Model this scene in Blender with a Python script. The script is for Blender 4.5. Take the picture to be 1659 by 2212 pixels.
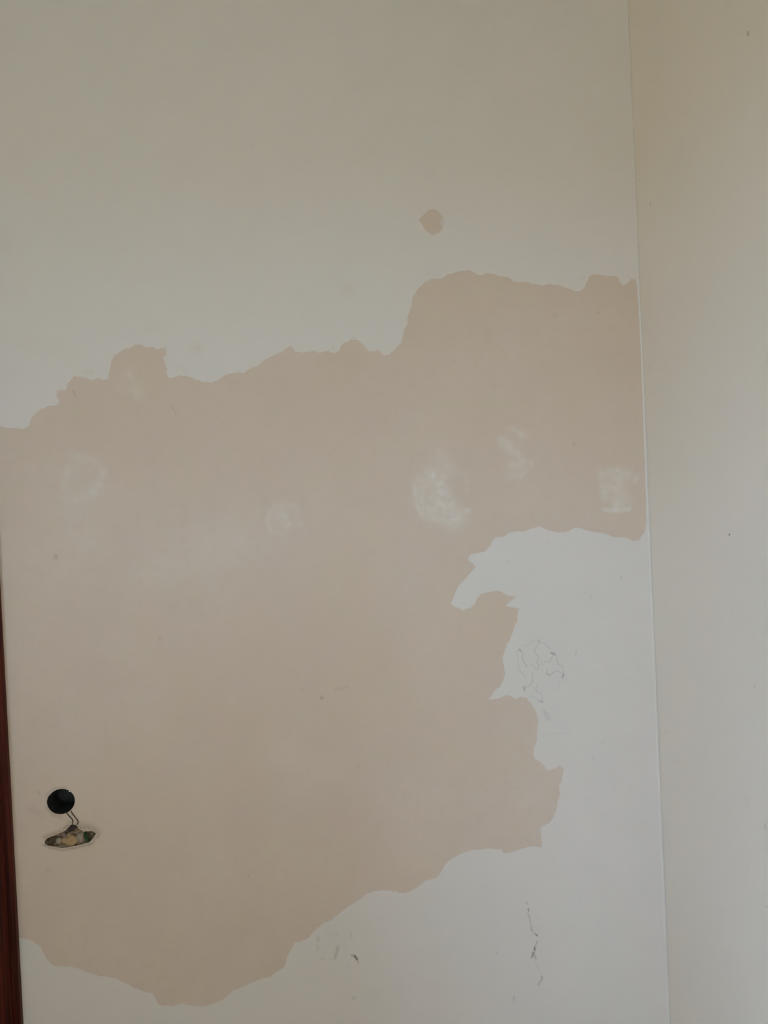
import bpy, bmesh, math, random
import numpy as np
from mathutils import Vector, Matrix, noise
from mathutils.geometry import delaunay_2d_cdt

random.seed(7)
for o in list(bpy.data.objects):
    bpy.data.objects.remove(o)
scene = bpy.context.scene
COL = scene.collection

# ------------------------------------------------------------------ camera
W, H, F = 1659.0, 2212.0, 1730.0          # photograph size and focal length in pixels
CX, CY = W / 2, H / 2
CAM = Vector((0.0, -1.73, 1.60))
YAW, PITCH, ROLL = math.radians(5.0), math.radians(0.82), math.radians(2.62)
_f = Vector((math.sin(YAW) * math.cos(PITCH), math.cos(YAW) * math.cos(PITCH), -math.sin(PITCH)))
_r0 = Vector((math.cos(YAW), -math.sin(YAW), 0.0))
_u0 = _r0.cross(_f)
_r = _r0 * math.cos(ROLL) - _u0 * math.sin(ROLL)
_u = _r0 * math.sin(ROLL) + _u0 * math.cos(ROLL)
cam_data = bpy.data.cameras.new('camera')
cam = bpy.data.objects.new('camera', cam_data)
COL.objects.link(cam)
cam.matrix_world = Matrix(((_r.x, _u.x, -_f.x, CAM.x), (_r.y, _u.y, -_f.y, CAM.y),
                           (_r.z, _u.z, -_f.z, CAM.z), (0, 0, 0, 1)))
cam_data.sensor_fit = 'VERTICAL'
cam_data.sensor_height = 24.0
cam_data.lens = 24.0 * F / H
cam_data.clip_start = 0.01
cam_data.dof.use_dof = True
cam_data.dof.focus_distance = 1.50
cam_data.dof.aperture_fstop = (cam_data.lens / 1000.0) / 0.012     # about a 12 mm pupil
scene.camera = cam

# ------------------------------------------------------------------ sky, exposure
world = bpy.data.worlds.new('sky')
scene.world = world
world.use_nodes = True
bg = world.node_tree.nodes['Background']
bg.inputs['Color'].default_value = (0.430, 0.655, 1.0, 1)
bg.inputs['Strength'].default_value = 38.6

scene.view_settings.view_transform = 'Standard'
scene.view_settings.look = 'None'
scene.view_settings.gamma = 1.0
scene.view_settings.use_curve_mapping = False
scene.view_settings.exposure = 0.0
scene.cycles.max_bounces = 10
scene.cycles.diffuse_bounces = 8

FRONT_Y = -4.60                            # wall far behind the camera
ROOM_L, CEIL = -2.0, 2.95
WIN_SIDE = 'left'                          # the wall that holds the window
WIN = (-4.40, -2.80, 0.70, 2.30)           # window opening: along the wall from, to; z from, to
portal_data = bpy.data.lights.new('window_daylight', 'AREA')
portal_data.shape = 'RECTANGLE'
portal_data.size = WIN[1] - WIN[0]
portal_data.size_y = WIN[3] - WIN[2]
portal_data.cycles.is_portal = True
portal = bpy.data.objects.new('window_daylight', portal_data)
COL.objects.link(portal)
if WIN_SIDE == 'front':
    portal.location = ((WIN[0] + WIN[1]) / 2, FRONT_Y - 0.02, (WIN[2] + WIN[3]) / 2)
    portal.rotation_euler = (math.radians(90), 0, 0)      # faces +y, into the room
else:
    portal.location = (ROOM_L - 0.02, (WIN[0] + WIN[1]) / 2, (WIN[2] + WIN[3]) / 2)
    portal.rotation_euler = (math.radians(90), 0, math.radians(-90))      # faces +x, into the room

# ------------------------------------------------------------------ pixel -> place on a wall
def ray(px, py):
    return (_f + _r * ((px - CX) / F) + _u * (-(py - CY) / F)).normalized()

def on_back(px, py):                       # (x, z) on the back wall plane y = 0
    d = ray(px, py)
    t = (0.0 - CAM.y) / d.y
    p = CAM + d * t
    return p.x, p.z

XC = on_back(1401.4, 1106)[0]              # the corner of the room
def on_right(px, py):                      # (y, z) on the right wall plane x = XC
    d = ray(px, py)
    t = (XC - CAM.x) / d.x
    p = CAM + d * t
    return p.y, p.z

CASING_X = 0.5 * (on_back(5, 1344)[0] + on_back(51, 2212)[0])
MM = 0.001
PX = 0.00103                               # size of one photo pixel on the back wall, roughly
PAINT_T = 0.45 * MM

# ------------------------------------------------------------------ materials
def new_mat(name):
    m = bpy.data.materials.new(name)
    m.use_nodes = True
    nt = m.node_tree
    return m, nt, nt.nodes['Principled BSDF']

def position(nt, scale=1.0):
    g = nt.nodes.new('ShaderNodeNewGeometry')
    return g.outputs['Position']

def noise_fac(nt, scale, detail=3.0, rough=0.55, offset=(0, 0, 0)):
    v = position(nt)
    a = nt.nodes.new('ShaderNodeVectorMath'); a.operation = 'ADD'
    nt.links.new(v, a.inputs[0]); a.inputs[1].default_value = offset
    n = nt.nodes.new('ShaderNodeTexNoise')
    n.inputs['Scale'].default_value = scale
    n.inputs['Detail'].default_value = detail
    n.inputs['Roughness'].default_value = rough
    nt.links.new(a.outputs[0], n.inputs['Vector'])
    return n.outputs['Fac']

def ramp01(nt, fac, lo, hi):
    m = nt.nodes.new('ShaderNodeMapRange')
    m.inputs['From Min'].default_value = lo
    m.inputs['From Max'].default_value = hi
    nt.links.new(fac, m.inputs['Value'])
    return m.outputs['Result']

def mix(nt, fac, a, b):
    m = nt.nodes.new('ShaderNodeMix'); m.data_type = 'RGBA'
    if isinstance(fac, float): m.inputs[0].default_value = fac
    else: nt.links.new(fac, m.inputs[0])
    for s, v in ((m.inputs[6], a), (m.inputs[7], b)):
        if isinstance(v, tuple): s.default_value = (v[0], v[1], v[2], 1)
        else: nt.links.new(v, s)
    return m.outputs[2]

PAINT = (0.74, 0.66, 0.565)
PLASTER = (0.69, 0.545, 0.41)
CREAM = (0.875, 0.77, 0.628)

def shade(c, *k):
    return tuple(a * b for a, b in zip(c, k))

def paint_color(nt):
    a = ramp01(nt, noise_fac(nt, 3.2, 2.0, offset=(3, 1, 7)), 0.35, 0.65)
    c = mix(nt, a, shade(PAINT, 0.985, 0.99, 0.985), shade(PAINT, 1.01, 0.995, 1.0))
    b = ramp01(nt, noise_fac(nt, 16.0, 3.0, offset=(9, 2, 1)), 0.45, 0.75)
    return mix(nt, b, c, shade(PAINT, 0.985, 0.975, 0.975))

def cream_color(nt):
    a = ramp01(nt, noise_fac(nt, 4.0, 2.0, offset=(5, 5, 1)), 0.35, 0.65)
    return mix(nt, a, shade(CREAM, 0.985, 0.99, 0.985), shade(CREAM, 1.01, 1.0, 1.005))

def plaster_color(nt):
    a = ramp01(nt, noise_fac(nt, 2.6, 3.0, offset=(1, 4, 2)), 0.35, 0.68)
    c = mix(nt, a, shade(PLASTER, 0.975, 0.955, 0.915), shade(PLASTER, 1.005, 1.03, 1.075))
    b = ramp01(nt, noise_fac(nt, 7.0, 4.0, offset=(2, 8, 3)), 0.38, 0.70)
    c = mix(nt, b, c, shade(PLASTER, 0.965, 0.955, 0.975))
    e = ramp01(nt, noise_fac(nt, 13.0, 3.0, offset=(7, 1, 5)), 0.55, 0.78)
    c = mix(nt, e, c, shade(PLASTER, 0.975, 1.0, 0.96))
    d = ramp01(nt, noise_fac(nt, 34.0, 4.0, offset=(6, 3, 9)), 0.50, 0.80)
    return mix(nt, d, c, shade(PLASTER, 0.95, 0.945, 0.93))

COLOR_OF = {'paint': paint_color, 'plaster': plaster_color, 'cream': cream_color}
ROUGH_OF = {'paint': 0.62, 'plaster': 0.92, 'cream': 0.60}

def bump(nt, bsdf, scale, strength, dist):
    n = noise_fac(nt, scale, 2.0, 0.6)
    b = nt.nodes.new('ShaderNodeBump')
    b.inputs['Strength'].default_value = strength
    b.inputs['Distance'].default_value = dist
    nt.links.new(n, b.inputs['Height'])
    nt.links.new(b.outputs['Normal'], bsdf.inputs['Normal'])

_cache = {}
def wall_mat(kind):
    if kind in _cache: return _cache[kind]
    m, nt, b = new_mat({'paint': 'old_wall_paint', 'plaster': 'bare_plaster', 'cream': 'cream_wall_paint'}[kind])
    nt.links.new(COLOR_OF[kind](nt), b.inputs['Base Color'])
    b.inputs['Roughness'].default_value = ROUGH_OF[kind]
    b.inputs['Specular IOR Level'].default_value = 0.25
    bump(nt, b, 260.0, 0.10, 0.0006)
    _cache[kind] = m
    return m

def mark_mat(base, name, color):
    """the wall's own surface, stained towards a colour by the mesh attribute 'cover'"""
    key = (base, name)
    if key in _cache: return _cache[key]
    m, nt, b = new_mat(name + '_on_' + base)
    at = nt.nodes.new('ShaderNodeAttribute'); at.attribute_name = 'cover'
    nt.links.new(mix(nt, at.outputs['Fac'], COLOR_OF[base](nt), color), b.inputs['Base Color'])
    b.inputs['Roughness'].default_value = ROUGH_OF[base]
    b.inputs['Specular IOR Level'].default_value = 0.25
    bump(nt, b, 260.0, 0.10, 0.0006)
    _cache[key] = m
    return m

def plain(name, color, rough=0.6, spec=0.4, var=0.0, scale=120.0):
    if name in _cache: return _cache[name]
    m, nt, b = new_mat(name)
    if var:
        f = ramp01(nt, noise_fac(nt, scale, 4.0), 0.3, 0.7)
        nt.links.new(mix(nt, f, shade(color, 1 - var, 1 - var, 1 - var), shade(color, 1 + var, 1 + var, 1 + var)), b.inputs['Base Color'])
    else:
        b.inputs['Base Color'].default_value = (*color, 1)
    b.inputs['Roughness'].default_value = rough
    b.inputs['Specular IOR Level'].default_value = spec
    _cache[name] = m
    return m

def mahogany():
    if 'mahogany' in _cache: return _cache['mahogany']
    m, nt, b = new_mat('mahogany_varnish')
    g = nt.nodes.new('ShaderNodeNewGeometry')
    mp = nt.nodes.new('ShaderNodeMapping'); mp.inputs['Scale'].default_value = (150, 150, 4)
    nt.links.new(g.outputs['Position'], mp.inputs['Vector'])
    n = nt.nodes.new('ShaderNodeTexNoise'); n.inputs['Scale'].default_value = 1.0; n.inputs['Detail'].default_value = 5
    nt.links.new(mp.outputs['Vector'], n.inputs['Vector'])
    f = ramp01(nt, n.outputs['Fac'], 0.35, 0.65)
    nt.links.new(mix(nt, f, (0.030, 0.0050, 0.0022), (0.088, 0.013, 0.0050)), b.inputs['Base Color'])
    b.inputs['Roughness'].default_value = 0.45
    b.inputs['Specular IOR Level'].default_value = 0.12
    _cache['mahogany'] = m
    return m

# ------------------------------------------------------------------ object helpers
def link(name, verts, faces, mat, parent=None, smooth=False):
    me = bpy.data.meshes.new(name)
    me.from_pydata(verts, [], faces)
    me.update()
    o = bpy.data.objects.new(name, me)
    COL.objects.link(o)
    if mat: me.materials.append(mat)
    if parent: o.parent = parent
    if smooth:
        for p in me.polygons: p.use_smooth = True
    return o

def box(name, x0, x1, y0, y1, z0, z1, mat, parent=None, bev=0.0):
    bm = bmesh.new()
    bmesh.ops.create_cube(bm, size=1.0)
    for v in bm.verts:
        v.co = Vector(((x0 + x1) / 2 + v.co.x * (x1 - x0), (y0 + y1) / 2 + v.co.y * (y1 - y0), (z0 + z1) / 2 + v.co.z * (z1 - z0)))
    if bev:
        bmesh.ops.bevel(bm, geom=list(bm.edges), offset=bev, segments=2, affect='EDGES')
    me = bpy.data.meshes.new(name); bm.to_mesh(me); bm.free()
    o = bpy.data.objects.new(name, me); COL.objects.link(o)
    me.materials.append(mat)
    if parent: o.parent = parent
    return o

def struct(o, label, category=None):
    o['kind'] = 'structure'; o['label'] = label
    if category: o['category'] = category
    return o

def thing(name, label, cat, loc=(0, 0, 0)):
    o = bpy.data.objects.new(name, None); COL.objects.link(o)
    o.location = loc; o['label'] = label; o['category'] = cat
    return o

def rough_loop(pts, closed=True, step=3.0, amp=1.2, seed=0.0):
    """resample a traced outline (pixels) and roughen it like a torn edge"""
    out = []
    n = len(pts)
    for i in range(n if closed else n - 1):
        a, b = pts[i], pts[(i + 1) % n]
        L = math.hypot(b[0] - a[0], b[1] - a[1])
        k = max(1, int(L / step))
        for j in range(k):
            t = j / k
            x, y = a[0] + (b[0] - a[0]) * t, a[1] + (b[1] - a[1]) * t
            q = Vector((x * 0.09, y * 0.09, seed)); q2 = Vector((x * 0.26, y * 0.26, seed + 5))
            q3 = Vector((x * 0.55, y * 0.55, seed + 9))
            x += amp * (noise.noise(q) + 0.6 * noise.noise(q2) + 0.5 * noise.noise(q3))
            y += amp * (noise.noise(q + Vector((31, 7, 3))) + 0.6 * noise.noise(q2 + Vector((11, 17, 3))) + 0.5 * noise.noise(q3 + Vector((5, 3, 8))))
            out.append((x, y))
    if not closed: out.append(pts[-1])
    return out

def inside(p, poly):
    x, y = p; c = False
    n = len(poly); j = n - 1
    for i in range(n):
        xi, yi = poly[i]; xj, yj = poly[j]
        if (yi > y) != (yj > y) and x < (xj - xi) * (y - yi) / (yj - yi) + xi:
            c = not c
        j = i
    return c

def triangulate(outer, holes):
    vs, es = [], []
    for loop in [outer] + holes:
        s = len(vs); n = len(loop)
        vs += [Vector(p) for p in loop]
        es += [(s + i, s + (i + 1) % n) for i in range(n)]
    V, E, FA, *_ = delaunay_2d_cdt(vs, es, [], 1, 1e-7)
    tris = []
    for f in FA:
        c = (V[f[0]] + V[f[1]] + V[f[2]]) / 3
        if inside(c, outer) and not any(inside(c, h) for h in holes):
            tris.append(tuple(f))
    return [tuple(v) for v in V], tris

def slab(name, outer, holes, y_front, y_back, mat, parent=None, edge_mat=None):
    """a layer on the back wall: outline in (x, z), real thickness from y_front to y_back"""
    V, T = triangulate(outer, holes)
    n = len(V)
    verts = [(x, y_front, z) for x, z in V] + [(x, y_back, z) for x, z in V]
    faces = []
    edge = {}
    for t in T:
        a, b, c = t
        area = (V[b][0] - V[a][0]) * (V[c][1] - V[a][1]) - (V[c][0] - V[a][0]) * (V[b][1] - V[a][1])
        if area < 0: a, c = c, a
        faces.append((a, b, c))                # faces -y
        for e in ((a, b), (b, c), (c, a)):
            edge[e] = True
    for (a, b) in edge:
        if (b, a) not in edge:
            faces.append((b, a, a + n, b + n))
    o = link(name, verts, faces, mat, parent)
    if edge_mat:                               # broken edges show what the layer is made of
        o.data.materials.append(edge_mat)
        for p in o.data.polygons:
            if len(p.vertices) == 4: p.material_index = 1
    return o

# ------------------------------------------------------------------ traced outlines (pixels)
TOP_EDGE = [(-24, 921), (0, 920), (18, 925), (36, 925), (54, 926), (62, 920), (65, 909), (72, 897), (81, 888), (93, 882), (104, 877), (118, 877),
 (127, 871), (128, 865), (122, 858), (122, 844), (130, 843), (142, 840), (146, 832), (151, 825), (157, 816), (163, 808), (181, 801), (193, 801),
 (202, 808), (211, 816), (223, 821), (234, 817), (237, 798), (241, 782), (246, 767), (256, 763), (268, 754), (280, 751), (291, 745), (304, 744),
 (313, 748), (329, 749), (341, 754), (353, 751), (359, 752), (359, 767), (353, 773), (356, 785), (362, 796), (360, 807), (365, 816), (375, 816),
 (386, 811), (401, 810), (413, 816), (428, 822), (443, 825), (455, 828), (463, 825), (471, 819), (483, 813), (495, 807), (510, 805), (528, 806),
 (534, 799), (546, 795), (561, 787), (570, 778), (588, 770), (600, 764), (612, 758), (620, 751), (627, 747), (633, 751), (638, 760), (651, 761),
 (663, 761), (672, 755), (681, 758), (688, 763), (700, 759), (718, 758), (733, 758), (736, 746), (742, 741), (754, 737), (760, 731), (766, 731),
 (772, 736), (781, 742), (790, 751), (796, 759), (808, 759), (816, 755), (823, 759), (831, 767), (841, 767), (851, 757), (865, 743), (871, 725),
 (872, 710), (880, 700), (880, 682), (888, 663), (892, 643), (898, 631), (908, 619), (918, 608), (933, 602), (953, 602), (965, 594), (980, 590),
 (996, 584), (1015, 584), (1025, 590), (1037, 596), (1051, 590), (1062, 591), (1078, 596), (1098, 599), (1108, 608), (1121, 611), (1137, 608),
 (1153, 614), (1172, 617), (1192, 614), (1211, 617), (1227, 623), (1243, 629), (1254, 629), (1262, 623), (1268, 608), (1274, 594), (1294, 592),
 (1305, 596), (1321, 596), (1335, 598), (1339, 608), (1345, 617), (1358, 610), (1364, 602), (1372, 603)]
RIGHT_EDGE = [(1375, 610), (1376, 625), (1378, 649), (1380, 681), (1382, 725), (1384, 764), (1386, 800), (1389, 860), (1391, 930), (1393, 1000),
 (1393.5, 1041), (1396, 1081), (1395, 1114), (1396, 1127), (1392, 1150)]
LOW_EDGE = [(1384, 1160), (1380, 1168), (1364, 1168), (1354, 1162), (1345, 1161), (1325, 1160), (1309, 1154), (1290, 1150), (1274, 1148), (1258, 1142),
 (1247, 1139), (1235, 1144), (1221, 1151), (1204, 1150), (1184, 1146), (1172, 1139), (1160, 1138), (1149, 1142), (1133, 1148), (1113, 1148),
 (1102, 1150), (1088, 1159), (1074, 1160), (1063, 1168), (1057, 1182), (1047, 1191), (1031, 1195), (1015, 1199), (1010, 1207), (1019, 1216),
 (1027, 1225), (1015, 1238), (1006, 1250), (992, 1264), (984, 1280), (978, 1295), (974, 1305), (984, 1311), (994, 1315), (1002, 1318), (1014, 1313),
 (1025, 1305), (1031, 1291), (1043, 1282), (1059, 1278), (1078, 1276), (1090, 1282), (1098, 1287), (1115, 1288), (1104, 1297), (1092, 1308),
 (1106, 1312), (1121, 1314), (1117, 1331), (1117, 1342), (1111, 1356), (1106, 1368), (1102, 1383), (1094, 1393), (1090, 1409), (1085, 1423),
 (1088, 1436), (1091, 1452), (1088, 1468), (1080, 1483), (1070, 1491), (1061, 1503), (1055, 1512), (1074, 1509), (1096, 1501), (1107, 1505),
 (1112, 1511), (1125, 1505), (1136, 1507), (1147, 1519), (1156, 1534), (1161, 1550), (1162, 1568), (1159, 1586), (1161, 1597), (1154, 1615),
 (1152, 1630), (1157, 1641), (1168, 1646), (1179, 1659), (1186, 1663), (1199, 1660), (1206, 1653), (1217, 1658), (1215, 1684), (1207, 1700),
 (1210, 1713), (1203, 1742), (1195, 1767), (1186, 1778), (1175, 1783), (1168, 1789), (1168, 1800), (1171, 1814), (1171, 1830), (1150, 1829),
 (1138, 1830), (1113, 1838), (1100, 1843), (1088, 1843), (1083, 1835), (1056, 1833), (1014, 1837), (997, 1843), (976, 1854), (959, 1869),
 (953, 1886), (942, 1896), (921, 1902), (904, 1915), (883, 1926), (866, 1929), (845, 1924), (824, 1923), (812, 1924), (790, 1932), (774, 1945),
 (752, 1957), (736, 1970), (714, 1987), (693, 1997), (677, 2012), (664, 2027), (651, 2033), (636, 2035), (630, 2050), (620, 2067), (615, 2086),
 (605, 2094), (586, 2109), (567, 2114), (550, 2120), (532, 2129), (506, 2138), (492, 2149), (481, 2160), (456, 2169), (434, 2173), (412, 2171),
 (394, 2166), (376, 2171), (354, 2173), (342, 2169), (335, 2154), (326, 2145), (307, 2140), (289, 2133), (268, 2122), (250, 2113), (222, 2109),
 (203, 2104), (181, 2097), (159, 2089), (137, 2086), (116, 2086), (103, 2075), (94, 2060), (89, 2046), (80, 2039), (65, 2031), (49, 2028), (38, 2026)]
CHIP = [(904, 476), (914, 465), (925, 455), (937, 451), (947, 457), (957, 469), (959, 480), (957, 492), (947, 504), (935, 508), (921, 500), (914, 488)]
BROKEN = [(95, 1822), (101, 1826), (109, 1828), (121, 1830), (133, 1832), (149, 1830), (164, 1827), (180, 1824), (194, 1819), (203, 1810), (209, 1800),
 (203, 1796), (194, 1795), (182, 1796), (172, 1791), (166, 1784), (160, 1780), (153, 1781), (147, 1788), (140, 1795), (128, 1800), (114, 1806),
 (101, 1811), (96, 1816)]

HOLE_RX, HOLE_RZ, HOLE_ROT = 0.0292, 0.0266, math.radians(14)
def hole_point(x0, z0, k, a):
    u, w = HOLE_RX * k * math.cos(a), HOLE_RZ * k * math.sin(a)
    c, s = math.cos(HOLE_ROT), math.sin(HOLE_ROT)
    return x0 + u * c - w * s, z0 + u * s + w * c
def hole_circle(cx, cy, n=56, seed=0.0):
    x0, z0 = on_back(cx, cy)
    out = []
    for i in range(n):
        a = 2 * math.pi * i / n
        k = 1 + 0.03 * noise.noise(Vector((math.cos(a) * 1.3, math.sin(a) * 1.3, seed))) + 0.015 * noise.noise(Vector((math.cos(a) * 5, math.sin(a) * 5, seed)))
        out.append(hole_point(x0, z0, k, a))
    return out

ROUND_HOLE = hole_circle(131.5, 1731.5, seed=3.1)
BROKEN_HOLE = [on_back(*p) for p in rough_loop(BROKEN, step=3.0, amp=1.6, seed=8.0)]

# ------------------------------------------------------------------ room shell
floor = struct(box('floor', ROOM_L, XC, FRONT_Y, 0, -0.05, 0, plain('wooden_floor', (0.30, 0.18, 0.09), 0.5, 0.3, 0.15, 9.0)), 'brown wooden floor of the small room')
ceiling = struct(box('ceiling', ROOM_L - 0.14, XC + 0.14, FRONT_Y - 0.14, 0.14, CEIL, CEIL + 0.05, plain('ceiling_boards', (0.26, 0.22, 0.165), 0.9, 0.2, 0.02, 4.0)), 'light brown boarded ceiling of the room')

DOOR_X1 = CASING_X - 0.085                 # door opening, right side
DOOR_X0, DOOR_TOP = DOOR_X1 - 0.80, 2.16
outer = [(DOOR_X1, 0), (XC, 0), (XC, CEIL), (ROOM_L, CEIL), (ROOM_L, 0), (DOOR_X0, 0), (DOOR_X0, DOOR_TOP), (DOOR_X1, DOOR_TOP)]
wall_back = slab('wall_back', outer, [ROUND_HOLE, BROKEN_HOLE], 0.0, 0.14, wall_mat('plaster'), edge_mat=plain('brown_mortar', (0.25, 0.165, 0.095), 0.95, 0.1, 0.3, 140.0))
struct(wall_back, 'wall of bare beige plaster with torn remains of pale grey paint', 'wall')

# pale paint skin: what is left of it around the bare plaster
CX_X1 = DOOR_X1 + 0.05
px_loop = rough_loop(TOP_EDGE, closed=False, step=2.0, amp=2.0, seed=1.0) + rough_loop(RIGHT_EDGE, closed=False, step=4.0, amp=0.5, seed=2.0) \
    + rough_loop(LOW_EDGE, closed=False, step=2.0, amp=1.7, seed=3.0)
edge = [on_back(*p) for p in px_loop]
edge = [(max(x, CX_X1), z) for x, z in edge]
clean = []
for p in edge:
    if p[0] <= CX_X1 and clean and clean[-1][0] <= CX_X1 and len(clean) > 3: break
    if p[0] <= CX_X1 and not clean: clean.append(p); continue
    if p[0] <= CX_X1 and len(clean) == 1: clean[0] = p; continue
    clean.append(p)
paint_outer = clean + [(CX_X1, 0.001), (XC - 0.0005, 0.001), (XC - 0.0005, CEIL - 0.001), (ROOM_L + 0.001, CEIL - 0.001),
                       (ROOM_L + 0.001, DOOR_TOP + 0.02), (CX_X1, DOOR_TOP + 0.02)]
chip_hole = [on_back(*p) for p in rough_loop(CHIP, step=3.0, amp=1.0, seed=4.0)]
paint_skin = slab('paint_layer', paint_outer, [chip_hole], -PAINT_T, 0.0, wall_mat('paint'), wall_back)
paint_skin['label'] = 'pale grey old paint left around the scraped plaster'

# rounded bead of paint in the corner
bead_r = 0.0050
verts, faces = [], []
NZ, NA = 60, 8
for i in range(NZ + 1):
    z = 0.002 + (CEIL - 0.004) * i / NZ
    r = bead_r * (1.25 - 0.30 * z) * (1 + 0.10 * noise.noise(Vector((0, 0, z * 9))) + 0.05 * noise.noise(Vector((4, 0, z * 31))))
    for k in range(NA + 1):
        a = math.pi / 2 * k / NA
        verts.append((XC - 0.0004 - r + r * math.sin(a), -PAINT_T - r + r * math.cos(a) - 0.0002, z))
for i in range(NZ):
    for k in range(NA):
        a = i * (NA + 1) + k
        faces.append((a, a + 1, a + NA + 2, a + NA + 1))
bead = link('corner_bead', verts, faces, plain('corner_paint', (0.755, 0.67, 0.56), 0.7, 0.2, 0.02, 40.0), wall_back, smooth=True)
bead['label'] = 'rounded pale paint bead running up the corner'

wall_right = struct(box('wall_right', XC, XC + 0.14, FRONT_Y - 0.14, 0.14, 0, CEIL, wall_mat('cream')), 'smooth cream painted side wall with a few dark specks', 'wall')
a0, a1, b0, b1 = WIN
OUT = 0.14
def side_box(name, u0, u1, v0, v1, z0, z1, mat, parent, bev=0.0):
    """u runs along the window's wall, v outwards through it"""
    if WIN_SIDE == 'front': return box(name, u0, u1, FRONT_Y - v1, FRONT_Y - v0, z0, z1, mat, parent, bev)
    return box(name, ROOM_L - v1, ROOM_L - v0, u0, u1, z0, z1, mat, parent, bev)
def windowed(name, lo, hi, label):
    w = bpy.data.objects.new(name, None); COL.objects.link(w)
    struct(w, label, 'wall')
    for (u0, u1, z0, z1) in ((lo, a0, 0, CEIL), (a1, hi, 0, CEIL), (a0, a1, 0, b0), (a0, a1, b1, CEIL)):
        if u1 - u0 > 0.005: side_box('wall_section', u0, u1, 0, OUT, z0, z1, wall_mat('cream'), w)
if WIN_SIDE == 'front':
    windowed('wall_front', ROOM_L, XC, 'cream painted wall with a window behind the viewer')
    struct(box('wall_left', ROOM_L - OUT, ROOM_L, FRONT_Y - OUT, 0.14, 0, CEIL, wall_mat('cream')), 'plain cream painted wall beyond the door', 'wall')
else:
    windowed('wall_left', FRONT_Y - OUT, 0.14, 'cream painted wall with a window, beyond the door')
    struct(box('wall_front', ROOM_L, XC, FRONT_Y - OUT, FRONT_Y, 0, CEIL, wall_mat('cream')), 'plain cream painted wall behind the viewer', 'wall')
BLOCKER = (-1.10, 1.50)                  # unseen blocker added to shade the lower left wall: reach into room, height
if BLOCKER: struct(box('light_blocker', ROOM_L, BLOCKER[0], -2.30, -2.05, 0, BLOCKER[1], wall_mat('cream')), 'half height light blocker added unseen behind the viewer', 'wall')
win = bpy.data.objects.new('window_1', None); COL.objects.link(win)
struct(win, 'white framed window out of the picture', 'window')
wm = plain('window_white', (0.7, 0.7, 0.68), 0.4)
for (x0, x1, z0, z1) in ((a0, a0 + .05, b0, b1), (a1 - .05, a1, b0, b1), (a0 + .05, a1 - .05, b0, b0 + .05), (a0 + .05, a1 - .05, b1 - .05, b1),
                         ((a0 + a1) / 2 - .03, (a0 + a1) / 2 + .03, b0 + .05, b1 - .05)):
    side_box('window_frame', x0, x1, 0.05, 0.10, z0, z1, wm, win, 0.004)
GROUND_Z = -0.5
ground = struct(box('ground', -90, 60, -120, 90, GROUND_Z - 0.1, GROUND_Z, plain('dry_ground', (0.42, 0.33, 0.22), 0.95, 0.1, 0.1, 0.5)), 'dry sandy ground outside the window')

# ------------------------------------------------------------------ mahogany door and casing
door = bpy.data.objects.new('door_1', None); COL.objects.link(door)
struct(door, 'dark red mahogany door frame with moulded edge beside the bare plaster', 'door')
PROFILE = [(0.0, 0.0), (0.0, 0.013), (0.002, 0.016), (0.006, 0.0185), (0.011, 0.0185), (0.014, 0.016), (0.0155, 0.0135), (0.019, 0.0135),
           (0.022, 0.0165), (0.027, 0.0205), (0.036, 0.0225), (0.060, 0.0235), (0.074, 0.0225), (0.080, 0.0195), (0.085, 0.014), (0.085, 0.0)]
def casing_vertical(name, xe, s, z0, z1, parent):
    vs, fs = [], []
    n = len(PROFILE)
    for z in (z0, z1):
        for u, d in PROFILE:
            vs.append((xe + s * u, -d, z))
    for i in range(n - 1):
        f = (i, i + 1, n + i + 1, n + i)
        fs.append(f if s > 0 else f[::-1])
    fs.append(tuple(range(n))); fs.append(tuple(range(2 * n - 1, n - 1, -1)))
    return link(name, vs, fs, mahogany(), parent)
casing_vertical('casing', CASING_X, -1, 0.0, DOOR_TOP + 0.085, door)
casing_vertical('casing', DOOR_X0 - 0.085, 1, 0.0, DOOR_TOP + 0.085, door)
vs, fs = [], []
n = len(PROFILE)
for x in (DOOR_X0, DOOR_X1):
    for u, d in PROFILE:
        vs.append((x, -d, DOOR_TOP + 0.085 - u))
for i in range(n - 1): fs.append((i, i + 1, n + i + 1, n + i)[::-1])
fs.append(tuple(range(n))); fs.append(tuple(range(2 * n - 1, n - 1, -1)))
link('casing', vs, fs, mahogany(), door)
box('jamb', DOOR_X1 - 0.03, DOOR_X1, 0.0, 0.14, 0, DOOR_TOP, mahogany(), door)
box('jamb', DOOR_X0, DOOR_X0 + 0.03, 0.0, 0.14, 0, DOOR_TOP, mahogany(), door)
box('jamb', DOOR_X0 + 0.03, DOOR_X1 - 0.03, 0.0, 0.14, DOOR_TOP - 0.03, DOOR_TOP, mahogany(), door)
leaf = box('door_leaf', DOOR_X0 + 0.033, DOOR_X1 - 0.033, 0.02, 0.06, 0.008, DOOR_TOP - 0.033, mahogany(), door, 0.002)
for z0, z1 in ((0.2, 0.9), (1.05, 1.95)):
    box('raised_panel', DOOR_X0 + 0.15, DOOR_X1 - 0.15, 0.008, 0.021, z0, z1, mahogany(), leaf, 0.006)
box('handle', DOOR_X1 - 0.14, DOOR_X1 - 0.05, -0.028, -0.014, 1.02, 1.04, plain('brass', (0.6, 0.45, 0.2), 0.3, 0.5), leaf, 0.004)
box('handle_plate', DOOR_X1 - 0.085, DOOR_X1 - 0.05, -0.016, 0.021, 0.95, 1.10, plain('brass', (0.6, 0.45, 0.2), 0.3, 0.5), leaf, 0.003)

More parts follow.
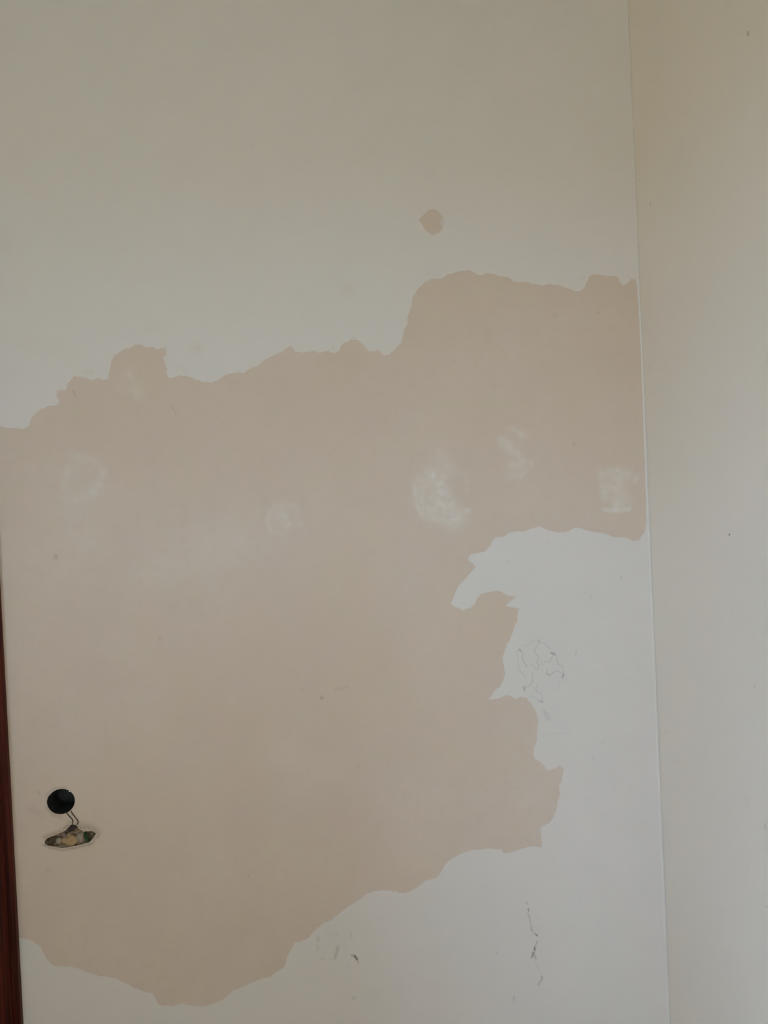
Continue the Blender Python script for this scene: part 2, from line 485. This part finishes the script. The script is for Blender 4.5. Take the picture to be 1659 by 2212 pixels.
# ------------------------------------------------------------------ stains, filler and marks lying on the walls
def seg_dist(px, py, a, b):
    ax, ay = a; bx, by = b
    dx, dy = bx - ax, by - ay
    L2 = dx * dx + dy * dy
    t = np.clip(((px - ax) * dx + (py - ay) * dy) / L2, 0, 1) if L2 > 1e-9 else 0.0
    return np.hypot(px - (ax + t * dx), py - (ay + t * dy))

_layer = [0]
def mark(name, base, color_name, color, strokes, cell=1.0, ragged=0.5, nscale=0.15, height=0.0, parent=None, label=None, seed=0.0, holes=()):
    """strokes: (points, width, strength) in photo pixels; laid on the wall as a thin skin whose cover fades out"""
    xs = [p[0] for s in strokes for p in s[0]]; ys = [p[1] for s in strokes for p in s[0]]
    m = 3.0 * max(s[1] for s in strokes) + 2
    x0, x1, y0, y1 = min(xs) - m, max(xs) + m, min(ys) - m, max(ys) + m
    nx, ny = int((x1 - x0) / cell) + 1, int((y1 - y0) / cell) + 1
    gx, gy = np.meshgrid(x0 + np.arange(nx) * cell, y0 + np.arange(ny) * cell)
    keep = np.ones_like(gx)
    for pts, w, s in strokes:
        d = np.full_like(gx, 1e9)
        if len(pts) == 1: d = np.hypot(gx - pts[0][0], gy - pts[0][1])
        for i in range(len(pts) - 1):
            d = np.minimum(d, seg_dist(gx, gy, pts[i], pts[i + 1]))
        keep *= 1 - s * np.exp(-(d / w) ** 2)
    cov = 1 - keep
    if ragged:
        nz = np.zeros_like(cov)
        idx = np.argwhere(cov > 0.004)
        for j, i in idx:
            q = Vector((gx[j, i] * nscale, gy[j, i] * nscale, seed))
            nz[j, i] = noise.noise(q) + 0.5 * noise.noise(q * 2.7)
        cov = cov * np.clip(1 + ragged * nz * 1.3, 0, 1.8)
    cov = np.clip(cov - 0.008, 0, 1)
    used = cov > 0
    ids = -np.ones(cov.shape, int)
    verts, cover, faces = [], [], []
    _layer[0] += 1
    off = {'paint': PAINT_T + 0.00012, 'plaster': 0.00012, 'cream': 0.00015}[base] + 0.000004 * _layer[0]
    def vid(j, i):
        if ids[j, i] < 0:
            ids[j, i] = len(verts)
            h = off + height * float(cov[j, i])
            if base == 'cream':
                y, z = on_right(gx[j, i], gy[j, i]); verts.append((XC - h, y, z))
            else:
                x, z = on_back(gx[j, i], gy[j, i]); verts.append((x, -h, z))
            cover.append(float(cov[j, i]))
        return ids[j, i]
    for j in range(ny - 1):
        for i in range(nx - 1):
            if used[j:j + 2, i:i + 2].any() and not any(inside((gx[j + b, i + a], gy[j + b, i + a]), h) for h in holes for a in (0, 1) for b in (0, 1)):
                faces.append((vid(j, i), vid(j + 1, i), vid(j + 1, i + 1), vid(j, i + 1)))
    o = link(name, verts, faces, mark_mat(base, color_name, color), parent or (wall_right if base == 'cream' else wall_back), smooth=True)
    at = o.data.attributes.new('cover', 'FLOAT', 'POINT')
    at.data.foreach_set('value', cover)
    if label: o['label'] = label
    return o

WHITE = (0.755, 0.665, 0.555)
GRAPHITE = (0.10, 0.10, 0.10)
BROWN = (0.10, 0.045, 0.030)
GREY = (0.20, 0.19, 0.17)
DUST = (0.32, 0.24, 0.16)

FILLERS = [
 ([([(936, 1027), (948, 1045), (957, 1062)], 17, .85), ([(895, 1050), (897, 1072), (902, 1092), (911, 1112)], 4, .6), ([(909, 1068), (914, 1103)], 3.5, .35),
   ([(908, 1040), (914, 1075), (926, 1108)], 20, .42), ([(950, 1088), (970, 1100), (985, 1118)], 23, .75), ([(1012, 1102), (996, 1108), (984, 1124)], 5, .6),
   ([(970, 1096), (980, 1085)], 5, .4), ([(951, 984), (962, 1000), (970, 1016)], 20, .38), ([(1000, 1020), (1009, 1040), (1010, 1060)], 7, .25),
   ([(930, 1112), (975, 1134)], 8, .5)], 'white filler dab, the largest on the plaster', 1.0),
 ([([(1084, 951), (1099, 968)], 12, .6), ([(1106, 927), (1131, 941)], 9, .45), ([(1115, 968), (1128, 994)], 7, .4), ([(1100, 1003), (1143, 1001)], 9, .4),
   ([(1125, 1029), (1149, 1000)], 4.5, .45), ([(1102, 1029)], 13, .3), ([(1112, 960), (1120, 1015)], 20, .22)], 'white filler smear high on the plaster', 1.0),
 ([([(1300, 1020), (1318, 1017), (1357, 1023)], 10, .5), ([(1301, 1036), (1305, 1072)], 9, .5), ([(1327, 1052), (1346, 1082)], 20, .5),
   ([(1305, 1101), (1330, 1102), (1357, 1100)], 5.5, .85), ([(1378, 1026), (1371, 1046)], 7, .45), ([(1338, 1036)], 20, .4), ([(1330, 1085)], 11, .6),
   ([(1345, 1090)], 10, .4)], 'square white filler patch beside the corner', 1.0),
 ([([(606, 1113), (622, 1131)], 11, .5), ([(584, 1107), (577, 1126), (583, 1146)], 7, .32), ([(594, 1094), (616, 1089), (636, 1095)], 9, .26),
   ([(588, 1148), (612, 1150)], 8, .26), ([(641, 1103), (650, 1132)], 7, .26), ([(612, 1120)], 30, .14)], 'faint round filler dab in the middle of the plaster', 1.2),
 ([([(158, 985), (178, 990), (196, 995)], 12, .36), ([(146, 1012), (140, 1034), (141, 1054)], 10, .32), ([(202, 1062), (218, 1042), (224, 1022)], 9, .36),
   ([(146, 1079), (172, 1080), (200, 1067)], 11, .3), ([(180, 1030)], 36, .16), ([(225, 1018), (214, 1000)], 8, .25)], 'faint ring of filler near the door side', 1.4),
 ([([(262, 838)], 11, .34), ([(278, 808), (288, 830), (300, 856)], 13, .34)], 'faint filler smear in the tab of bare plaster', 1.4),
 ([([(500, 1514)], 5, .34)], None, 1.0), ([([(538, 1612)], 4, .3)], None, 1.0), ([([(1038, 977)], 1.6, .7)], None, 0.6),
 ([([(182, 1885)], 9, .14)], None, 1.2), ([([(294, 1932)], 7, .12)], None, 1.2), ([([(58, 1652)], 5, .25)], None, 1.2), ([([(730, 1838)], 6, .2)], None, 1.2),
 ([([(300, 1250), (520, 1180)], 60, .10)], None, 4.0), ([([(880, 1250), (930, 1480)], 55, .14)], None, 4.0), ([([(1180, 1120), (1300, 1120)], 20, .10)], None, 3.0),
]
for k, (st, lab, cell) in enumerate(FILLERS):
    st = [(p, w, k2 * 0.78) for p, w, k2 in st]
    mark('filler_patch', 'plaster', 'white_filler', WHITE, st, cell=cell, ragged=0.55, nscale=0.085, height=0.0005, label=lab, seed=k * 3.3)

# specks and dirt on the bare plaster
for k, st in enumerate([
    [([(695, 1507)], 4.2, .42)], [([(120, 1203)], 5, .32)], [([(345, 1382)], 3.6, .26)], [([(1240, 958)], 3, .30)], [([(1222, 658)], 1.4, .35)],
    [([(1292, 674), (1292, 678)], 1.5, .38)], [([(158, 845), (163, 855)], 1.6, .30)], [([(775, 1655)], 6, .13)], [([(84, 1712)], 4, .24)],
    [([(70, 1748), (90, 1760)], 9, .12)], [([(104, 1878)], 6, .13)], [([(372, 876), (381, 897)], 1.3, .2)], [([(537, 1892)], 2.2, .3)],
    [([(655, 1490)], 3, .14)], [([(1198, 682)], 6, .12)], [([(352, 1953)], 3, .14)], [([(725, 1489), (750, 1484)], 5, .10)]]):
    mark('dirt_speck', 'plaster', 'dirt', GREY, st, cell=0.8, ragged=0.4, nscale=0.3, seed=40 + k)

# dirt rubbed around the broken recess
grow = lambda pts, k: [(c[0] + (p[0] - c[0]) * k, c[1] + (p[1] - c[1]) * k) for c in [(sum(q[0] for q in pts) / len(pts), sum(q[1] for q in pts) / len(pts))] for p in pts]
mark('dirt_smear', 'plaster', 'dust', DUST, [([(172, 1786), (192, 1788), (207, 1796)], 9, .55), ([(150, 1777), (168, 1776)], 6, .35), ([(98, 1808), (128, 1797), (145, 1785)], 5, .55),
     ([(94, 1824), (112, 1832), (135, 1836), (164, 1831), (196, 1822)], 3.5, .5), ([(196, 1824), (213, 1803)], 5, .4), ([(102, 1718), (118, 1704), (140, 1702)], 4, .35), ([(101, 1745), (112, 1759), (132, 1765)], 4, .35)],
     cell=0.8, ragged=0.5, nscale=0.2, seed=33.0, holes=(grow(BROKEN, 0.965), [(131.5 + 30 * math.cos(i * 0.2244), 1731.5 + 28 * math.sin(i * 0.2244)) for i in range(28)]))

# pencil scribble on the paint
def P7(*pts): return [(1050 + x * 0.14467, 1350 + y * 0.14467) for x, y in pts]
pencil = [
 (P7((480, 370), (520, 385), (545, 430), (548, 465), (535, 480), (560, 540), (590, 580), (605, 625)), 0.9, .32), (P7((495, 360), (510, 385)), 2.0, .30),
 (P7((560, 320), (610, 300), (660, 265), (720, 225), (770, 225)), 0.9, .16), (P7((795, 235), (790, 255)), 1.8, .30),
 (P7((780, 275), (745, 340), (710, 385), (745, 430), (770, 455), (795, 490), (775, 520), (750, 550), (785, 590), (780, 650)), 0.9, .26),
 (P7((800, 260), (880, 270), (910, 300), (920, 330), (970, 360)), 0.9, .16), (P7((970, 415), (1000, 420), (1020, 440)), 1.7, .55),
 (P7((1000, 440), (960, 520), (935, 555), (870, 545)), 0.9, .26), (P7((1020, 420), (1050, 450), (1060, 540), (1075, 590), (1130, 610), (1150, 650), (1145, 710)), 0.9, .22),
 (P7((905, 670), (910, 740), (960, 740), (1050, 680), (1130, 725)), 0.9, .24), (P7((1155, 735), (1140, 780)), 2.0, .45),
 (P7((1140, 810), (1080, 860), (1070, 960), (970, 970)), 0.9, .10), (P7((455, 390), (480, 490), (470, 580), (490, 660), (550, 735), (590, 780)), 0.9, .18),
 (P7((690, 720), (692, 850), (660, 890), (590, 935)), 0.9, .26), (P7((562, 925), (572, 970)), 2.6, .30),
 (P7((770, 880), (735, 960), (780, 995), (825, 1030), (845, 1080), (835, 1140)), 0.9, .22), (P7((805, 1135), (840, 1150)), 2.2, .28),
 (P7((640, 1075), (740, 1080), (770, 1120), (810, 1160)), 0.9, .15), (P7((665, 570), (770, 680)), 0.9, .18), (P7((830, 540), (840, 600)), 0.9, .26),
 (P7((1345, 375), (1335, 460)), 1.1, .20), (P7((905, 730), (950, 750)), 2.5, .12)]
mark('pencil_scribble', 'paint', 'graphite', GRAPHITE, pencil, cell=0.7, ragged=0.5, nscale=0.35, seed=2.0, label='thin grey pencil scribble on the pale paint')

# scratches, scuffs and specks on the old paint
scratch = [([(1137, 1948), (1138, 1953)], 1.2, .3), ([(1140.5, 1963), (1141.8, 1968)], 1.2, .65), ([(1140, 1972), (1144, 1981)], 1.1, .36), ([(1143.7, 1983), (1145.6, 1994)], 1.3, .34),
 ([(1147, 2000), (1148, 2008)], 2.2, .25), ([(1150, 2010), (1157, 2019)], 2.2, .22), ([(1157, 2018), (1160.6, 2021)], 1.2, .8), ([(1160, 2033), (1157, 2042)], 1.5, .32),
 ([(1155, 2045.5), (1154.6, 2051)], 1.5, .95), ([(1151.5, 2057), (1149, 2067)], 2.0, .6), ([(1154, 2060), (1157.6, 2071)], 1.9, .32), ([(1156, 2077), (1166, 2100)], 1.7, .12),
 ([(1169.6, 2109), (1171, 2115)], 1.8, .4), ([(1167.7, 2118), (1162.7, 2127)], 2.6, .24), ([(1156, 2052), (1152, 2062)], 1.6, .25)]
mark('scratch', 'paint', 'scuff', (0.055, 0.05, 0.045), scratch, cell=0.7, ragged=0.5, nscale=0.45, seed=12.0, label='jagged dark scratch running down the pale paint')
mark('brown_stain', 'paint', 'brown_stain', BROWN, [([(760, 2063), (766, 2064)], 2.4, .45), ([(767, 2066), (771, 2071)], 2.4, .95), ([(771, 2073), (774, 2079)], 2.2, .30)],
     cell=0.7, ragged=0.4, nscale=0.3, seed=14.0, label='small dark brown smear low on the paint')
for k, st in enumerate([
    [([(729.5, 2046), (727, 2058), (723.5, 2070)], 3.8, .26)], [([(688, 2024), (687, 2031)], 3.6, .19)], [([(685, 2042), (686, 2051)], 3.4, .15)],
    [([(726.5, 2018.6)], 2.6, .18)], [([(718, 2018.6)], 2.6, .12)], [([(706, 2019)], 2.6, .12)], [([(758.5, 2016), (757, 2026)], 2.0, .18)],
    [([(749.7, 2090)], 2.4, .18)], [([(764.5, 2156)], 3.2, .30)], [([(701, 2071), (694, 2071)], 2.8, .12)], [([(714, 2073)], 2.8, .14)], [([(1073.5, 2058)], 2.4, .26)],
    [([(1111, 2152), (1108, 2161)], 2.2, .26)], [([(1275, 1286), (1276, 1294)], 1.6, .16)], [([(1376, 1438), (1380, 1447)], 1.0, .18)],
    [([(1175, 1536), (1186, 1554)], 4.5, .13)], [([(1168, 1587), (1233, 1583)], 1.4, .08)], [([(1302, 1604)], 4, .12)], [([(1282, 1637)], 4, .10)], [([(1277, 1727)], 6, .08)],
    [([(1342, 1247)], 3, .16)], [([(1370, 397)], 2.2, .30)], [([(1098, 1212)], 4, .10)], [([(1184, 1168), (1184, 1178)], 1.4, .12)], [([(1228, 1251)], 1.5, .14)],
    [([(1328, 1705)], 5, .08)], [([(1360, 1700)], 4, .08)], [([(332, 700), (334, 705)], 1.6, .2)], [([(1203, 1885), (1205, 1892)], 1.6, .10)], [([(545, 315)], 5, .07)],
    [([(957, 476), (957, 484)], 2.2, .18)], [([(765, 730)], 2.4, .20)], [([(672, 756)], 2.0, .15)]]):
    mark('scuff_mark', 'paint', 'dirt', GREY, st, cell=0.8, ragged=0.45, nscale=0.3, seed=60 + k)
for k, st in enumerate([[([(425, 752)], 13, .30)], [([(752, 625)], 17, .18)], [([(1254, 602), (1262, 600)], 3, .45)], [([(150, 786), (175, 799), (200, 806)], 7, .30)],
                        [([(150, 770), (60, 740)], 26, .12)], [([(395, 795)], 9, .18)], [([(720, 752)], 5, .4)], [([(330, 706)], 12, .14)]]):
    mark('worn_spot', 'paint', 'thin_paint', shade(PLASTER, 1.0, 1.0, 1.0), st, cell=1.4, ragged=0.5, nscale=0.12, seed=90 + k)

# specks on the side wall
for k, st in enumerate([
    [([(1616, 69), (1617, 76)], 2.2, .45)], [([(1576, 1154), (1576, 1156)], 1.3, 1.0)], [([(1402, 795)], 2.0, .25)], [([(1405, 438), (1405, 446)], 1.5, .25)],
    [([(1630.5, 1478), (1629, 1486)], 2.0, .15)], [([(1652, 1780), (1653, 1789)], 2.4, .16)], [([(1612, 1724), (1616, 1738)], 5, .05)], [([(1568, 1738)], 5, .05)],
    [([(1615, 1870), (1614, 1885)], 3.2, .04)], [([(1460, 1641), (1466, 1648)], 4.5, .05)], [([(1444, 1827), (1447, 1823)], 2.2, .08)], [([(1550, 1835)], 7, .035)],
    [([(1657, 1958)], 2.0, .3)], [([(1582, 1318)], 2.2, .1)], [([(1438, 1580)], 2.2, .12)]]):
    mark('dirt_speck', 'cream', 'dirt', (0.07, 0.06, 0.05), st, cell=0.8, ragged=0.35, nscale=0.3, seed=120 + k)

# ------------------------------------------------------------------ round black box in the wall
bx, bz = on_back(131.5, 1731.5)
tb = thing('socket_box', 'round black electrical box sunk in the plaster beside the dark red door frame', 'socket box', (bx, 0.06, bz))
def lathe(name, prof, mat, parent, n=40, cx=bx, cz=bz, oy=0.06):
    vs, fs = [], []
    for r, y in prof:
        for i in range(n):
            a = 2 * math.pi * i / n
            hx, hz = hole_point(0.0, 0.0, r, a)
            vs.append((hx, y - oy, hz))
    for k in range(len(prof) - 1):
        for i in range(n):
            j = (i + 1) % n
            fs.append((k * n + i, k * n + j, (k + 1) * n + j, (k + 1) * n + i))
    o = link(name, vs, fs, mat, parent, smooth=True)
    return o
black = plain('black_plastic', (0.030, 0.0285, 0.023), 0.6, 0.25)
lathe('cup', [(0.958, 0.0015), (0.945, 0.004), (0.93, 0.03), (0.91, 0.056), (0.86, 0.060), (0.03, 0.060)], black, tb)
lathe('rim', [(0.942, 0.006), (0.955, 0.002), (0.966, 0.0016), (0.972, 0.003), (0.972, 0.010)], black, tb)

# ------------------------------------------------------------------ broken-out recess below it: mortar, lumps, wires
def lump(name, px, py, y, rx, ry, rz, mat, parent, seed, rot=0.0):
    bm = bmesh.new()
    bmesh.ops.create_icosphere(bm, subdivisions=3, radius=1.0)
    x0, z0 = on_back(px, py)
    for v in bm.verts:
        k = 1.05 + 0.42 * noise.noise(v.co * 1.4 + Vector((seed, 0, 0))) + 0.24 * noise.noise(v.co * 3.4 + Vector((0, seed, 0)))
        p = Vector((v.co.x * rx * k, v.co.y * ry * k, v.co.z * rz * k))
        c, s = math.cos(rot), math.sin(rot)
        v.co = Vector((p.x * c - p.z * s + x0, p.y + y, p.x * s + p.z * c + z0))
    me = bpy.data.meshes.new(name); bm.to_mesh(me); bm.free()
    o = bpy.data.objects.new(name, me); COL.objects.link(o); me.materials.append(mat); o.parent = parent
    for p in me.polygons: p.use_smooth = True
    return o
x0, z0 = on_back(150, 1806)
back = []
BX, BZ = zip(*BROKEN_HOLE)
g = 26
vs, fs = [], []
for j in range(g):
    for i in range(g):
        x = min(BX) - 0.006 + (max(BX) - min(BX) + 0.012) * i / (g - 1)
        z = min(BZ) - 0.006 + (max(BZ) - min(BZ) + 0.012) * j / (g - 1)
        vs.append((x, 0.011 + 0.010 * noise.noise(Vector((x * 90, z * 90, 3))) + 0.004 * noise.noise(Vector((x * 260, z * 260, 3))), z))
for j in range(g - 1):
    for i in range(g - 1):
        a = j * g + i
        fs.append((a, a + 1, a + g + 1, a + g))
core = link('mortar', vs, fs, plain('brown_mortar', (0.25, 0.165, 0.095), 0.95, 0.1, 0.3, 140.0), wall_back, smooth=True)
core['label'] = 'brown crumbly mortar in the broken recess'
mud = plain('dark_mortar', (0.10, 0.065, 0.036), 0.95, 0.1, 0.25, 200)
pale = plain('pale_plaster_lump', (0.36, 0.285, 0.185), 0.95, 0.1, 0.12, 160)
tan = plain('tan_plaster_lump', (0.41, 0.265, 0.13), 0.95, 0.1, 0.15, 160)
mauve = plain('reddish_mortar', (0.22, 0.14, 0.11), 0.95, 0.1, 0.2, 200)
lump('mortar_lump', 109, 1818, 0.010, .0095, .008, .0085, mud, wall_back, 1.0)
lump('mortar_lump', 125, 1819, 0.009, .0075, .007, .0075, pale, wall_back, 2.0)
lump('mortar_lump', 136, 1806, 0.009, .0045, .007, .0085, mauve, wall_back, 3.0, 0.25)
lump('mortar_lump', 149, 1817, 0.007, .0150, .007, .0115, tan, wall_back, 4.0)
lump('mortar_lump', 171, 1812, 0.010, .0105, .008, .0105, plain('grey_plaster_lump', (0.35, 0.265, 0.18), 0.95, 0.1, 0.12, 160), wall_back, 5.0)
lump('mortar_lump', 198, 1802, 0.012, .0085, .008, .0065, plain('umber_mortar', (0.17, 0.115, 0.07), 0.95, 0.1, 0.2, 200), wall_back, 6.0, 0.3)
lump('mortar_lump', 133, 1829, 0.006, .0140, .005, .0028, plain('olive_mortar', (0.27, 0.20, 0.11), 0.95, 0.1, 0.2, 200), wall_back, 7.0)

def tube(name, pts, r, mat, parent, n=10, loc=Vector((0, 0, 0))):
    """smooth round wire through 3-D points"""
    P = [Vector(p) for p in pts]
    fine = []
    for i in range(len(P) - 1):
        p0, p1, p2, p3 = P[max(i - 1, 0)], P[i], P[i + 1], P[min(i + 2, len(P) - 1)]
        for k in range(6):
            t = k / 6
            fine.append(0.5 * ((2 * p1) + (p2 - p0) * t + (2 * p0 - 5 * p1 + 4 * p2 - p3) * t * t + (3 * p1 - p0 - 3 * p2 + p3) * t ** 3))
    fine.append(P[-1])
    vs, fs = [], []
    for i, p in enumerate(fine):
        d = (fine[min(i + 1, len(fine) - 1)] - fine[max(i - 1, 0)]).normalized()
        s = d.cross(Vector((0.3, 1, 0.1))).normalized(); t = d.cross(s)
        for k in range(n):
            a = 2 * math.pi * k / n
            vs.append(tuple(p + s * (r * math.cos(a)) + t * (r * math.sin(a)) - loc))
    for i in range(len(fine) - 1):
        for k in range(n):
            j = (k + 1) % n
            fs.append((i * n + k, i * n + j, (i + 1) * n + j, (i + 1) * n + k))
    fs.append(tuple(range(n - 1, -1, -1))); fs.append(tuple((len(fine) - 1) * n + k for k in range(n)))
    return link(name, vs, fs, mat, parent, smooth=True)
def B(px, py, y):
    x, z = on_back(px, py); return (x, y, z)
cable_at = Vector(B(155, 1790, 0.004))
cable = thing('electrical_cable', 'two thin dark wires hanging from the black box into the broken recess', 'cable', cable_at)
wire_m = plain('brown_wire', (0.035, 0.022, 0.016), 0.5, 0.3)
tube('wire', [B(138, 1742, .05), B(141, 1748, .018), B(144, 1754, -.0012), B(151, 1763, -.0022), B(156.5, 1769, -.002), B(157.5, 1776, -.0012), B(155, 1784, .002), B(153, 1789, .006)], 0.0009, wire_m, cable, loc=cable_at)
tube('wire', [B(148, 1740, .05), B(151, 1746, .018), B(154.5, 1753, -.0012), B(162, 1763, -.0025), B(168.5, 1772, -.0022), B(168, 1778, -.0012), B(163, 1784, .002), B(158, 1789, .006)], 0.0010, wire_m, cable, loc=cable_at)
j = lump('wire_joint', 155.5, 1789, 0.003, .0105, .006, .0058, plain('taped_joint', (0.045, 0.030, 0.024), 0.7, 0.2, 0.2, 300), cable, 9.0, 0.45)
for v in j.data.vertices: v.co -= cable_at
j['label'] = 'dark brown taped joint of the wires'
ge = tube('earth_wire', [B(180, 1798, .014), B(183, 1803, .006), B(186, 1809, .001), B(188, 1814, .002), B(188, 1817, .006)], 0.0034,
          plain('green_insulation', (0.020, 0.060, 0.018), 0.5, 0.3), cable, loc=cable_at)
ge['label'] = 'short green wire end'
